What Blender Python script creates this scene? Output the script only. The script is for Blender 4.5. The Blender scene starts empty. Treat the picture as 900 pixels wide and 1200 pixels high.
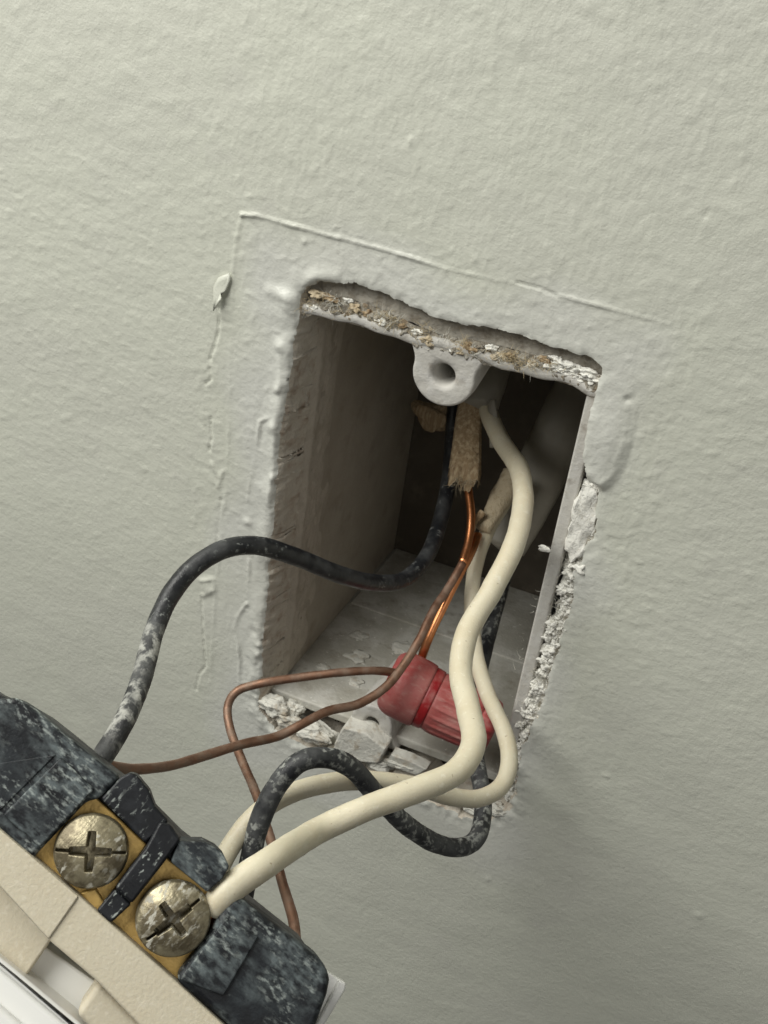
import bpy, math, random
import numpy as np
from mathutils import Matrix, Vector

# ------------------------------------------------------------------ camera, light, exposure
SC = bpy.context.scene
COL = SC.collection
MM = 0.001                                    # the builders below work in millimetres
F = 1396.0                                    # focal length in pixels of a 900 x 1200 picture
CW = np.array([52.917, -167.622, 114.432])    # camera position; the wall is the plane y = 0, +y into the wall
RM = np.array([[0.91352127, 0.38635365, 0.12731752],
               [0.29787906, -0.42218697, -0.85616951],
               [-0.27703242, 0.82005428, -0.50076344]])   # rows: camera right, camera down, camera forward

cam_data = bpy.data.cameras.new('camera')
cam = bpy.data.objects.new('camera', cam_data)
COL.objects.link(cam)
mw = Matrix.Identity(4)
for i in range(3):
    mw[i][0] = RM[0][i]; mw[i][1] = -RM[1][i]; mw[i][2] = -RM[2][i]; mw[i][3] = CW[i]*MM
cam.matrix_world = mw
cam_data.sensor_fit = 'VERTICAL'
cam_data.sensor_height = 36.0
cam_data.lens = F/1200*36.0
cam_data.clip_start = 0.002
cam_data.clip_end = 20.0
cam_data.dof.use_dof = True
cam_data.dof.focus_distance = 0.160
cam_data.dof.aperture_fstop = 120
SC.camera = cam

world = bpy.data.worlds.new('World'); SC.world = world
world.use_nodes = True
bg = world.node_tree.nodes['Background']
bg.inputs['Color'].default_value = (1.0, 0.99, 0.94, 1)
bg.inputs['Strength'].default_value = 0.075

def area_lamp(name, loc, target, size, watts, color):
    l = bpy.data.lights.new(name, 'AREA'); l.shape = 'SQUARE'; l.size = size; l.energy = watts; l.color = color
    o = bpy.data.objects.new(name, l); COL.objects.link(o)
    o.location = loc
    o.rotation_euler = (Vector(target)-Vector(loc)).to_track_quat('-Z', 'Y').to_euler()
    return o
area_lamp('room_lamp', (-0.22, -0.215, 0.36), (0, 0, 0), 0.36, 3.2, (1.0, 0.99, 0.935))
area_lamp('added_fill', (0.46, -0.55, 0.42), (0, 0, 0), 0.45, 0.8, (1.0, 0.985, 0.95))  # added soft fill to brighten the box's left inside, no known window

SC.view_settings.view_transform = 'Standard'
SC.view_settings.look = 'None'
SC.view_settings.exposure = 0.0
SC.view_settings.gamma = 1.0
SC.cycles.max_bounces = 8

# ------------------------------------------------------------------ helpers
random.seed(5)
RNG = np.random.default_rng(5)
PERM = RNG.permutation(512).astype(np.int64)
PERM = np.concatenate([PERM, PERM, PERM])
GRAD = RNG.normal(size=(512, 3)); GRAD /= np.linalg.norm(GRAD, axis=1)[:, None]

def perlin(p, wl, seed=0.0):
    """gradient noise, about -1..1, at wavelength wl (number or per-axis)"""
    q = np.asarray(p, float)/np.asarray(wl, float) + np.array([17.3, 5.1, 9.7])*(seed+1)
    i = np.floor(q).astype(np.int64); fr = q-i
    u = fr*fr*fr*(fr*(fr*6-15)+10)
    out = 0
    for dx in (0, 1):
        for dy in (0, 1):
            for dz in (0, 1):
                h = PERM[(PERM[(PERM[(i[:, 0]+dx) & 511]+i[:, 1]+dy) & 511]+i[:, 2]+dz) & 511]
                d = fr-np.array([dx, dy, dz])
                g = np.einsum('ij,ij->i', GRAD[h], d)
                w = (u[:, 0] if dx else 1-u[:, 0])*(u[:, 1] if dy else 1-u[:, 1])*(u[:, 2] if dz else 1-u[:, 2])
                out = out+g*w
    return out*1.6

def fbm(p, wl, n=3, seed=0.0):
    s = 0; a = 1.0
    for k in range(n):
        s = s+a*perlin(p, np.asarray(wl)/2**k, seed+k*1.37); a *= 0.5
    return s

def ray(px, py):
    return RM.T@np.array([px-450.0, py-600.0, F])
def at(px, py, Y=0.0):
    r = ray(px, py); return CW+r*((Y-CW[1])/r[1])
def cd(px, py, d):
    return CW+RM.T@np.array([(px-450.0)/F*d, (py-600.0)/F*d, d])

def build(name, verts, faces, mat, parent=None, origin=None, smooth=True):
    """one mesh object from mm vertices; origin in mm"""
    v = np.asarray(verts, float)
    if origin is None:
        origin = np.zeros(3) if parent is not None else v.mean(0)
    v = (v-np.asarray(origin))*MM
    me = bpy.data.meshes.new(name)
    me.from_pydata(v.tolist(), [], [list(map(int, f)) for f in faces])
    me.update()
    if smooth:
        me.polygons.foreach_set('use_smooth', np.ones(len(me.polygons), bool))
    if mat is not None: me.materials.append(mat)
    o = bpy.data.objects.new(name, me); COL.objects.link(o)
    if parent is not None:
        o.parent = parent
    else:
        o.location = np.asarray(origin)*MM
    return o

def thing(name, label, cat, loc=(0, 0, 0), group=None):
    o = bpy.data.objects.new(name, None); COL.objects.link(o)
    o.empty_display_size = 0.005
    o.location = np.asarray(loc, float)*MM
    tag(o, label, cat, group)
    return o
def tag(o, label, cat, group=None, kind=None):
    o['label'] = label; o['category'] = cat
    if group: o['group'] = group
    if kind: o['kind'] = kind
    return o

def bevel(o, w, seg=2, ang=40):
    m = o.modifiers.new('bevel', 'BEVEL'); m.width = w*MM; m.segments = seg
    m.limit_method = 'ANGLE'; m.angle_limit = math.radians(ang)
    m.harden_normals = True
    return o

def spline(pts, n):
    """Catmull-Rom through pts, n samples, even arc length"""
    P = np.asarray(pts, float)
    P = np.vstack([2*P[0]-P[1], P, 2*P[-1]-P[-2]])
    res = []
    for k in range(1, len(P)-2):
        t = np.linspace(0, 1, 24, endpoint=False)[:, None]
        a, b, c, d = P[k-1], P[k], P[k+1], P[k+2]
        res.append(0.5*((2*b)+(-a+c)*t+(2*a-5*b+4*c-d)*t**2+(-a+3*b-3*c+d)*t**3))
    res.append(P[-2][None])
    R = np.vstack(res)
    s = np.concatenate([[0], np.cumsum(np.linalg.norm(np.diff(R[:, :3], axis=0), axis=1))])
    q = np.linspace(0, s[-1], n)
    return np.stack([np.interp(q, s, R[:, j]) for j in range(R.shape[1])], 1)

def tube_data(pts, radius, n=None, seg=16, lump=0.0, flat=1.0, axis=None, seed=0.0, cap=True, lumpwl=4.0):
    """swept tube; pts rows (x,y,z) or (x,y,z,r)"""
    P = np.asarray(pts, float)
    if P.shape[1] == 3:
        P = np.hstack([P, np.full((len(P), 1), radius)])
    L = np.linalg.norm(np.diff(P[:, :3], axis=0), axis=1).sum()
    n = n or int(max(8, L/0.55))
    S = spline(P, n)
    c = S[:, :3]; r = S[:, 3]
    T = np.gradient(c, axis=0); T /= np.linalg.norm(T, axis=1)[:, None]
    ref = np.array(axis if axis is not None else (0.3, 0.9, 0.2), float)
    A = np.zeros_like(c)
    a = ref-T[0]*(ref@T[0]); a /= np.linalg.norm(a)
    for k in range(n):
        a = a-T[k]*(a@T[k]); a /= np.linalg.norm(a); A[k] = a
    B = np.cross(T, A)
    th = np.linspace(0, 2*math.pi, seg, endpoint=False)
    V = c[:, None, :]+r[:, None, None]*(np.cos(th)[None, :, None]*A[:, None, :]*flat+np.sin(th)[None, :, None]*B[:, None, :])
    V = V.reshape(-1, 3)
    if lump:
        nn = V-np.repeat(c, seg, 0); nn /= np.linalg.norm(nn, axis=1)[:, None]
        V = V+nn*(lump*(perlin(V, lumpwl, seed)+0.5*perlin(V, lumpwl*0.35, seed+3)))[:, None]
    faces = []
    for k in range(n-1):
        for j in range(seg):
            j2 = (j+1) % seg
            faces.append((k*seg+j, k*seg+j2, (k+1)*seg+j2, (k+1)*seg+j))
    if cap:
        V = np.vstack([V, c[0]-T[0]*r[0]*0.25, c[-1]+T[-1]*r[-1]*0.25])
        i0, i1 = n*seg, n*seg+1
        for j in range(seg):
            j2 = (j+1) % seg
            faces.append((i0, j2, j)); faces.append((i1, (n-1)*seg+j, (n-1)*seg+j2))
    return V, faces

class Joined:
    def __init__(self): self.v = []; self.f = []; self.n = 0
    def add(self, V, Fs):
        V = np.asarray(V, float)
        self.v.append(V); self.f += [tuple(i+self.n for i in f) for f in Fs]; self.n += len(V)
    def build(self, name, mat, parent=None, **k):
        return build(name, np.vstack(self.v), self.f, mat, parent, **k)

def box_data(x0, x1, y0, y1, z0, z1):
    V = [(x, y, z) for x in (x0, x1) for y in (y0, y1) for z in (z0, z1)]
    Fs = [(0, 1, 3, 2), (4, 6, 7, 5), (0, 4, 5, 1), (2, 3, 7, 6), (0, 2, 6, 4), (1, 5, 7, 3)]
    return np.array(V, float), Fs

def ico(sub=2):
    t = (1+5**0.5)/2
    v = [(-1, t, 0), (1, t, 0), (-1, -t, 0), (1, -t, 0), (0, -1, t), (0, 1, t), (0, -1, -t), (0, 1, -t), (t, 0, -1), (t, 0, 1), (-t, 0, -1), (-t, 0, 1)]
    v = [np.array(a)/np.linalg.norm(a) for a in v]
    f = [(0, 11, 5), (0, 5, 1), (0, 1, 7), (0, 7, 10), (0, 10, 11), (1, 5, 9), (5, 11, 4), (11, 10, 2), (10, 7, 6), (7, 1, 8), (3, 9, 4), (3, 4, 2), (3, 2, 6), (3, 6, 8), (3, 8, 9), (4, 9, 5), (2, 4, 11), (6, 2, 10), (8, 6, 7), (9, 8, 1)]
    for _ in range(sub):
        cache = {}; nf = []
        def mid(a, b):
            k = (min(a, b), max(a, b))
            if k not in cache:
                m = v[a]+v[b]; v.append(m/np.linalg.norm(m)); cache[k] = len(v)-1
            return cache[k]
        for a, b, c in f:
            ab, bc, ca = mid(a, b), mid(b, c), mid(c, a)
            nf += [(a, ab, ca), (b, bc, ab), (c, ca, bc), (ab, bc, ca)]
        f = nf
    return np.array(v), f
ICO = {k: ico(k) for k in (1, 2, 3, 4)}

def lump_data(c, r, seed, sub=3, rough=0.35, wl=0.9):
    V, Fs = ICO[sub]
    d = 1+rough*fbm(V, wl, 3, seed)
    d = d*(1-0.25*np.maximum(0, np.abs(V).max(1)-0.75))
    return np.asarray(c)+V*d[:, None]*np.asarray(r), Fs

# ------------------------------------------------------------------ materials
def material(name, base, rough=0.6, metal=0.0, layers=(), bumps=(), rough_noise=None, spec=0.5, sss=0.0, trans=0.0, attr=None):
    """layers: (colour, wavelength mm, low, high, roughness, detail); bumps: (wavelength mm, height mm)"""
    m = bpy.data.materials.new(name); m.use_nodes = True
    nt = m.node_tree; N = nt.nodes; Lk = nt.links
    b = N['Principled BSDF']
    b.inputs['Roughness'].default_value = rough
    b.inputs['Metallic'].default_value = metal
    b.inputs['Specular IOR Level'].default_value = spec
    if sss:
        b.inputs['Subsurface Weight'].default_value = sss
        b.inputs['Subsurface Radius'].default_value = (1.0, 0.7, 0.4)
        b.inputs['Subsurface Scale'].default_value = 0.0008
    if trans: b.inputs['Transmission Weight'].default_value = trans
    tc = N.new('ShaderNodeTexCoord')
    def noise(wl, detail=3.0, rg=0.55, off=0.0):
        mp = N.new('ShaderNodeMapping'); mp.inputs['Location'].default_value = (off, off*0.7, off*1.3)
        if isinstance(wl, tuple):
            mp.inputs['Scale'].default_value = tuple(1.0/(w*MM) for w in wl); sc = 1.0
        else:
            mp.inputs['Scale'].default_value = (1, 1, 1); sc = 1.0/(wl*MM)
        Lk.new(tc.outputs['Object'], mp.inputs['Vector'])
        n = N.new('ShaderNodeTexNoise'); n.inputs['Scale'].default_value = sc
        n.inputs['Detail'].default_value = detail; n.inputs['Roughness'].default_value = rg
        Lk.new(mp.outputs['Vector'], n.inputs['Vector'])
        return n.outputs['Fac']
    col = None; rsock = None; msock = None
    rgb = N.new('ShaderNodeRGB'); rgb.outputs[0].default_value = (*base, 1); col = rgb.outputs[0]
    rv = N.new('ShaderNodeValue'); rv.outputs[0].default_value = rough; rsock = rv.outputs[0]
    mv = N.new('ShaderNodeValue'); mv.outputs[0].default_value = metal; msock = mv.outputs[0]
    if attr:
        an = N.new('ShaderNodeAttribute'); an.attribute_name = attr[0]
        mx = N.new('ShaderNodeMix'); mx.data_type = 'RGBA'
        Lk.new(an.outputs['Fac'], mx.inputs['Factor']); Lk.new(col, mx.inputs['A']); mx.inputs['B'].default_value = (*attr[1], 1)
        col = mx.outputs['Result']
    for k, ly in enumerate(layers):
        c, wl, lo, hi, r2, det = ly[:6]
        op = ly[6] if len(ly) > 6 else 1.0
        fac = noise(wl, det, 0.6, 3.1*(k+1))
        mr = N.new('ShaderNodeMapRange'); mr.inputs['From Min'].default_value = lo; mr.inputs['From Max'].default_value = hi
        mr.inputs['To Max'].default_value = op
        Lk.new(fac, mr.inputs['Value'])
        if len(ly) > 8:                      # only inside larger patches
            m2 = N.new('ShaderNodeMapRange'); m2.inputs['From Min'].default_value = ly[9]; m2.inputs['From Max'].default_value = ly[10]
            Lk.new(noise(ly[8], 2.0, 0.5, 11.3*(k+1)), m2.inputs['Value'])
            ml = N.new('ShaderNodeMath'); ml.operation = 'MULTIPLY'
            Lk.new(mr.outputs['Result'], ml.inputs[0]); Lk.new(m2.outputs['Result'], ml.inputs[1])
            mr = ml
        mx = N.new('ShaderNodeMix'); mx.data_type = 'RGBA'
        Lk.new(mr.outputs[0], mx.inputs['Factor']); Lk.new(col, mx.inputs['A']); mx.inputs['B'].default_value = (*c, 1)
        col = mx.outputs['Result']
        mf = N.new('ShaderNodeMix'); mf.data_type = 'FLOAT'
        Lk.new(mr.outputs[0], mf.inputs['Factor']); Lk.new(rsock, mf.inputs['A']); mf.inputs['B'].default_value = r2
        rsock = mf.outputs['Result']
        if metal:
            mm = N.new('ShaderNodeMix'); mm.data_type = 'FLOAT'
            Lk.new(mr.outputs[0], mm.inputs['Factor']); Lk.new(msock, mm.inputs['A']); mm.inputs['B'].default_value = ly[7] if len(ly) > 7 else 0.0
            msock = mm.outputs['Result']
    Lk.new(col, b.inputs['Base Color']); Lk.new(rsock, b.inputs['Roughness'])
    if metal: Lk.new(msock, b.inputs['Metallic'])
    prev = None
    for k, (wl, h) in enumerate(bumps):
        bp = N.new('ShaderNodeBump'); bp.inputs['Strength'].default_value = 1.0; bp.inputs['Distance'].default_value = h*MM
        Lk.new(noise(wl, 3.0, 0.55, 7.7*(k+1)), bp.inputs['Height'])
        if prev is not None: Lk.new(prev, bp.inputs['Normal'])
        prev = bp.outputs['Normal']
    if prev is not None: Lk.new(prev, b.inputs['Normal'])
    return m

DUST = (0.46, 0.50, 0.47)
M = {}
M['wall'] = material('wall_paint', (0.585, 0.595, 0.515), 0.45, layers=[((0.56, 0.56, 0.50), 30, 0.45, 0.7, 0.55, 3.0, 0.5), ((0.52, 0.515, 0.465), 8, 0.60, 0.72, 0.6, 5.0, 0.35)],
                     bumps=[(0.8, 0.10), (0.3, 0.025)], attr=('bare', (0.60, 0.605, 0.555)))
M['reveal'] = material('painted_plaster_edge', (0.54, 0.495, 0.415), 0.8, layers=[((0.36, 0.275, 0.205), 2.2, 0.5, 0.68, 0.85, 5.0, 0.8), ((0.60, 0.58, 0.52), 3.0, 0.58, 0.7, 0.7, 4.0, 0.6)],
                       bumps=[(1.2, 0.25), (0.4, 0.10)])
M['smear'] = material('lit_plaster_smear', (0.45, 0.405, 0.335), 0.8, layers=[((0.34, 0.295, 0.23), 3.5, 0.5, 0.68, 0.85, 5.0, 0.7)], bumps=[(1.2, 0.2), (0.4, 0.08)])  # plaster whose pale tone also stands in for light near the box front
M['gypsum'] = material('broken_gypsum', (0.76, 0.75, 0.69), 0.9, layers=[((0.48, 0.43, 0.33), 1.4, 0.60, 0.75, 0.9, 4.0, 0.6)], bumps=[(0.6, 0.2), (0.22, 0.08)])
M['plaster'] = material('old_plaster', (0.60, 0.59, 0.53), 0.9, layers=[((0.34, 0.27, 0.18), 2.6, 0.52, 0.72, 0.9, 4.0, 0.8)], bumps=[(1.2, 0.25), (0.3, 0.1)])
M['paper'] = material('torn_drywall_paper', (0.25, 0.225, 0.18), 0.9, layers=[((0.46, 0.44, 0.38), 1.3, 0.50, 0.62, 0.9, 5.0, 0.85), ((0.20, 0.145, 0.085), 1.8, 0.54, 0.66, 0.9, 4.0, 0.8)],
                      bumps=[((0.45, 0.45, 1.0), 0.4), (0.25, 0.12)])
M['torn_paint'] = material('torn_paint_layer', (0.36, 0.335, 0.285), 0.85, layers=[((0.22, 0.19, 0.145), 1.8, 0.5, 0.66, 0.9, 5.0, 0.8)], bumps=[(0.8, 0.2), (0.25, 0.1)])
M['fibre'] = material('paper_fibre', (0.52, 0.43, 0.27), 0.9)
M['pale_fibre'] = material('pale_fibre', (0.66, 0.64, 0.56), 0.9)
M['box'] = material('shaded_box_plastic', (0.10, 0.085, 0.065), 0.65, layers=[((0.14, 0.12, 0.095), 9, 0.48, 0.62, 0.8, 5.0, 0.6), ((0.22, 0.19, 0.15), 6, 0.60, 0.75, 0.8, 4.0, 0.5)], bumps=[(2.5, 0.10), (0.5, 0.03)])  # back wall only: plastic coloured near black in place of deep shade
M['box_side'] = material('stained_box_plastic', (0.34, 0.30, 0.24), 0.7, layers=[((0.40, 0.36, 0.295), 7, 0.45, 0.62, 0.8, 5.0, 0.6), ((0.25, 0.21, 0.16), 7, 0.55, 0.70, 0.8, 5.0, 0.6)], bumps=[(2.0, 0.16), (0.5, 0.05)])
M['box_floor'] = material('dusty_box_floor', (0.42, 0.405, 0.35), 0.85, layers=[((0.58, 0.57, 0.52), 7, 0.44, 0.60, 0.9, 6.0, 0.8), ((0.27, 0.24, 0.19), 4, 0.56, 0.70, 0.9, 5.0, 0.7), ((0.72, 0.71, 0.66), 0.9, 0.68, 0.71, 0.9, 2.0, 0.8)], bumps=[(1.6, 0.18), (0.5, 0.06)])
M['boss'] = material('grey_boss_plastic', (0.50, 0.485, 0.445), 0.7, layers=[((0.56, 0.55, 0.52), 2.5, 0.5, 0.65, 0.8, 5.0, 0.7), ((0.25, 0.22, 0.18), 2.2, 0.58, 0.72, 0.8, 5.0, 0.6)], bumps=[(0.8, 0.12), (0.3, 0.05)])
M['cream'] = material('cream_insulation', (0.60, 0.55, 0.415), 0.47, layers=[((0.55, 0.48, 0.335), 5, 0.46, 0.68, 0.5, 5.0, 0.6), ((0.74, 0.71, 0.60), 1.0, 0.58, 0.68, 0.8, 6.0, 0.5), ((0.28, 0.22, 0.14), 0.7, 0.68, 0.72, 0.8, 4.0, 0.7)], bumps=[(1.2, 0.06), (0.3, 0.03)], sss=0.1)
M['black'] = material('black_insulation', (0.012, 0.013, 0.015), 0.36, layers=[((0.07, 0.073, 0.073), 4, 0.45, 0.70, 0.75, 5.0, 0.7), ((0.36, 0.38, 0.36), 0.9, 0.57, 0.68, 0.9, 6.0, 0.6, 0, 7.0, 0.44, 0.62)], bumps=[(0.6, 0.06), (2.5, 0.1)])
M['black_dusty'] = material('dusty_black_insulation', (0.012, 0.013, 0.015), 0.5, layers=[((0.08, 0.083, 0.083), 4, 0.40, 0.65, 0.8, 5.0, 0.8), ((0.36, 0.37, 0.34), 1.1, 0.51, 0.62, 0.9, 8.0, 0.75, 0, 6.0, 0.38, 0.58)], bumps=[(0.6, 0.08), (2.5, 0.1)])
M['black_plaster'] = material('plaster_smeared_insulation', (0.02, 0.021, 0.022), 0.55, layers=[((0.10, 0.103, 0.10), 4, 0.40, 0.62, 0.8, 5.0, 0.8), ((0.45, 0.45, 0.41), (1.6, 1.6, 3.0), 0.47, 0.60, 0.9, 8.0, 0.8, 0, 6.0, 0.36, 0.55)], bumps=[(0.5, 0.12)])
M['copper'] = material('dull_copper', (0.27, 0.15, 0.098), 0.45, 0.75, layers=[((0.24, 0.17, 0.125), 3, 0.42, 0.6, 0.65, 4.0, 0.8, 0.25), ((0.15, 0.08, 0.05), 4, 0.55, 0.7, 0.5, 3.0, 0.7, 0.6)], bumps=[(0.8, 0.04)])
M['bright_copper'] = material('bright_copper', (0.72, 0.30, 0.13), 0.3, 1.0, layers=[((0.35, 0.15, 0.08), 4, 0.55, 0.7, 0.4, 3.0, 0.7, 0.9)], bumps=[(0.8, 0.03)])
M['kraft'] = material('kraft_paper', (0.29, 0.205, 0.115), 0.88, layers=[((0.48, 0.38, 0.245), (0.6, 0.6, 6.0), 0.46, 0.62, 0.9, 4.0, 0.75), ((0.13, 0.08, 0.045), (0.9, 0.9, 5.0), 0.58, 0.70, 0.9, 4.0, 0.7)], bumps=[((0.6, 0.6, 8.0), 0.3)])
M['kraft_pale'] = material('pale_torn_paper', (0.50, 0.42, 0.29), 0.85, layers=[((0.34, 0.26, 0.16), (1.0, 1.0, 4.0), 0.5, 0.66, 0.9, 4.0, 0.7)], bumps=[((0.4, 0.4, 4.0), 0.3)])
M['sheath'] = material('cable_sheath', (0.27, 0.25, 0.205), 0.5, layers=[((0.33, 0.31, 0.26), 6, 0.48, 0.65, 0.6, 4.0, 0.6)], bumps=[(1.5, 0.05)])
M['red'] = material('red_plastic', (0.30, 0.025, 0.026), 0.36, layers=[((0.40, 0.165, 0.145), 6.0, 0.30, 0.62, 0.8, 5.0, 0.75), ((0.50, 0.36, 0.31), (2.5, 0.8, 0.8), 0.52, 0.72, 0.9, 7.0, 0.4)], bumps=[(0.8, 0.08)], sss=0.1)
M['red_clean'] = material('clean_red_plastic', (0.27, 0.010, 0.013), 0.4, layers=[((0.40, 0.17, 0.15), 3.0, 0.42, 0.66, 0.85, 6.0, 0.7)], bumps=[(0.8, 0.06)], sss=0.1)
M['body'] = material('dusty_black_plastic', (0.007, 0.008, 0.010), 0.42, spec=0.3, layers=[((0.018, 0.022, 0.026), 3, 0.42, 0.62, 0.6, 5.0, 0.9), ((0.13, 0.155, 0.16), (2.0, 1.0, 1.2), 0.42, 0.66, 0.85, 10.0, 0.9, 0, 6.0, 0.40, 0.58), ((0.38, 0.42, 0.40), (1.0, 0.5, 0.6), 0.50, 0.66, 0.9, 12.0, 0.75, 0, 4.0, 0.44, 0.60)], bumps=[(0.35, 0.06), (1.6, 0.08)])
M['body_tab'] = material('black_plastic_tab', (0.007, 0.008, 0.010), 0.40, spec=0.3, layers=[((0.02, 0.022, 0.026), 3, 0.45, 0.62, 0.5, 4.0, 0.8), (DUST, (0.5, 1.1, 0.8), 0.57, 0.64, 0.9, 6.0, 0.75, 0, 3.5, 0.46, 0.60)], bumps=[(0.5, 0.06)])
M['brass'] = material('brass_plate', (0.64, 0.43, 0.14), 0.42, 0.5, layers=[((0.42, 0.27, 0.09), 3, 0.52, 0.7, 0.5, 5.0, 0.6, 0.4), ((0.55, 0.53, 0.45), 1.2, 0.64, 0.72, 0.9, 5.0, 0.6)], bumps=[(0.6, 0.08)])
M['screw'] = material('tarnished_screw', (0.34, 0.30, 0.20), 0.36, 0.6, layers=[((0.08, 0.062, 0.035), 2.4, 0.44, 0.58, 0.45, 5.0, 0.8, 0.5), ((0.50, 0.49, 0.43), (0.5, 1.2, 1.0), 0.52, 0.60, 0.9, 9.0, 0.8, 0, 3.2, 0.44, 0.58)], bumps=[(0.4, 0.05), ((0.2, 2, 1), 0.03)])
M['ivory'] = material('ivory_plastic', (0.55, 0.50, 0.385), 0.55, layers=[((0.53, 0.47, 0.35), 4, 0.45, 0.65, 0.6, 4.0, 0.6), ((0.66, 0.61, 0.50), 0.7, 0.55, 0.7, 0.6, 3.0, 0.5)], bumps=[(0.4, 0.06)], sss=0.05)
M['white'] = material('white_plastic', (0.80, 0.80, 0.77), 0.3, bumps=[(3, 0.02)])
M['light_block'] = material('dark_cavity', (0.10, 0.085, 0.065), 0.9, bumps=[(5, 0.3)])

# ------------------------------------------------------------------ the wall
def px_poly(lst, Y=0.0):
    return np.array([at(a, b, Y)[[0, 2]] for a, b in lst])
TOP_PX = [(350, 353), (357, 340), (374, 330), (410, 332), (441, 340), (472, 353), (503, 369), (521, 376), (552, 380), (597, 389), (641, 404), (686, 416), (707, 427)]
RIGHT_PX = [(703, 442), (697, 466), (687, 503), (684, 545), (690, 566), (702, 569), (700, 590), (695, 628), (674, 668), (669, 707), (656, 753), (643, 795), (629, 837), (606, 891), (603, 930)]
BOTTOM_PX = [(598, 950), (574, 962), (539, 955), (500, 938), (482, 912), (432, 905), (389, 888), (354, 874), (325, 856), (304, 831)]
LEFT_PX = [(304, 812), (307, 790), (311, 719), (315, 662), (319, 625), (324, 561), (331, 497), (338, 455), (342, 430), (344, 400), (350, 366)]
HOLE = px_poly(TOP_PX+RIGHT_PX+BOTTOM_PX+LEFT_PX)
def resample(poly, step, closed=True):
    P = np.vstack([poly, poly[:1]]) if closed else poly
    s = np.concatenate([[0], np.cumsum(np.linalg.norm(np.diff(P, axis=0), axis=1))])
    q = np.arange(0, s[-1], step)
    return np.stack([np.interp(q, s, P[:, k]) for k in range(P.shape[1])], 1)
HOLE = resample(HOLE, 0.8)
for _ in range(1):
    HOLE = (np.roll(HOLE, 1, 0)+2*HOLE+np.roll(HOLE, -1, 0))/4

def seg_dist(P, line):
    """distance of points P (n,2) to an open polyline, and position along it 0..1"""
    best = np.full(len(P), 1e9); tt = np.zeros(len(P)); side = np.zeros(len(P))
    n = len(line)-1
    for k in range(n):
        a, b = line[k], line[k+1]; ab = b-a
        t = np.clip(((P-a)@ab)/(ab@ab+1e-12), 0, 1)
        dv = P-(a+t[:, None]*ab)
        d = np.hypot(dv[:, 0], dv[:, 1])
        m = d < best
        best[m] = d[m]; tt[m] = ((k+t)/n)[m]; side[m] = (ab[0]*dv[:, 1]-ab[1]*dv[:, 0])[m]
    return best, tt, np.sign(side)
def inside(P, poly):
    c = np.zeros(len(P), bool); j = len(poly)-1
    for i in range(len(poly)):
        xi, zi = poly[i]; xj, zj = poly[j]
        c ^= ((zi > P[:, 1]) != (zj > P[:, 1])) & (P[:, 0] < (xj-xi)*(P[:, 1]-zi)/(zj-zi+1e-12)+xi)
        j = i
    return c
def sdf(P, poly):
    d, _, _ = seg_dist(P, np.vstack([poly, poly[:1]]))
    return np.where(inside(P, poly), -d, d)

def axis(lo, a, b, hi, fine, mid, far):
    left = list(np.arange(a-mid, lo, -mid))[::-1]; right = list(np.arange(b+mid, hi, mid))
    core = list(np.arange(a, b, fine))
    g = mid; x = left[0]; pre = []
    while x > -far: g *= 1.35; x -= g; pre.append(x)
    g = mid; x = right[-1]; post = []
    while x < far: g *= 1.35; x += g; post.append(x)
    return np.array(pre[::-1]+left+core+right+post)
gx = axis(-97, -42, 41, 92, 0.30, 0.62, 420)
gz = axis(-190, -47, 61, 108, 0.30, 0.62, 420)
nx, nz = len(gx), len(gz)
X, Z = np.meshgrid(gx, gz)
PT = np.stack([X.ravel(), Z.ravel()], 1)
near = (PT[:, 0] > -45) & (PT[:, 0] < 45) & (PT[:, 1] > -50) & (PT[:, 1] < 62)
SD = np.full(len(PT), 50.0)
# ragged edge: shift the lookup with noise
p3 = np.stack([PT[near][:, 0], np.zeros(near.sum()), PT[near][:, 1]], 1)
jit = np.stack([perlin(p3, 2.2, 1), perlin(p3, 2.2, 2)], 1)*0.35+np.stack([perlin(p3, 0.8, 3), perlin(p3, 0.8, 4)], 1)*0.14
jit[(p3[:, 0] > 22) & (p3[:, 2] < 24)] *= 1.9
SD[near] = sdf(PT[near]+jit, HOLE)
# snap the vertices next to the contour on to it
G = SD.reshape(nz, nx)
gxd = np.gradient(G, gx, axis=1).ravel(); gzd = np.gradient(G, gz, axis=0).ravel()
gl = np.hypot(gxd, gzd)+1e-6
sn = near & (np.abs(SD) < 0.17)
PT[sn, 0] -= (SD*gxd/gl)[sn]; PT[sn, 1] -= (SD*gzd/gl)[sn]
SDs = SD.copy(); SDs[sn] = 0.0
keep = SDs >= 0

P3 = np.stack([PT[:, 0], np.zeros(len(PT)), PT[:, 1]], 1)
fade = np.clip(1.6-np.maximum(np.abs(PT[:, 0])/130, np.abs(PT[:, 1])/190), 0, 1)
up = np.clip((PT[:, 1]+55)/70, 0.25, 1)
wv = P3+0.8*np.stack([perlin(P3, 3.0, 11), 0*P3[:, 0], perlin(P3, 3.0, 12)], 1)
H = 0.03*perlin(P3, (3.2, 1, 2.5), 1)+up*0.15*np.clip(perlin(wv, (1.7, 1, 1.6), 2)-0.08, 0, 1)**1.25+up*0.11*np.clip(perlin(wv, (1.1, 1, 1.05), 8)-0.1, 0, 1)**1.2+0.012*perlin(P3, (0.95, 1, 0.8), 10)+0.08*perlin(P3, (9, 1, 6), 3)+0.35*perlin(P3, 42, 4)
up = np.clip((PT[:, 1]-20)/60, 0, 1)
H += up*0.05*perlin(P3, (3.6, 1, 2.4), 5)
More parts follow.
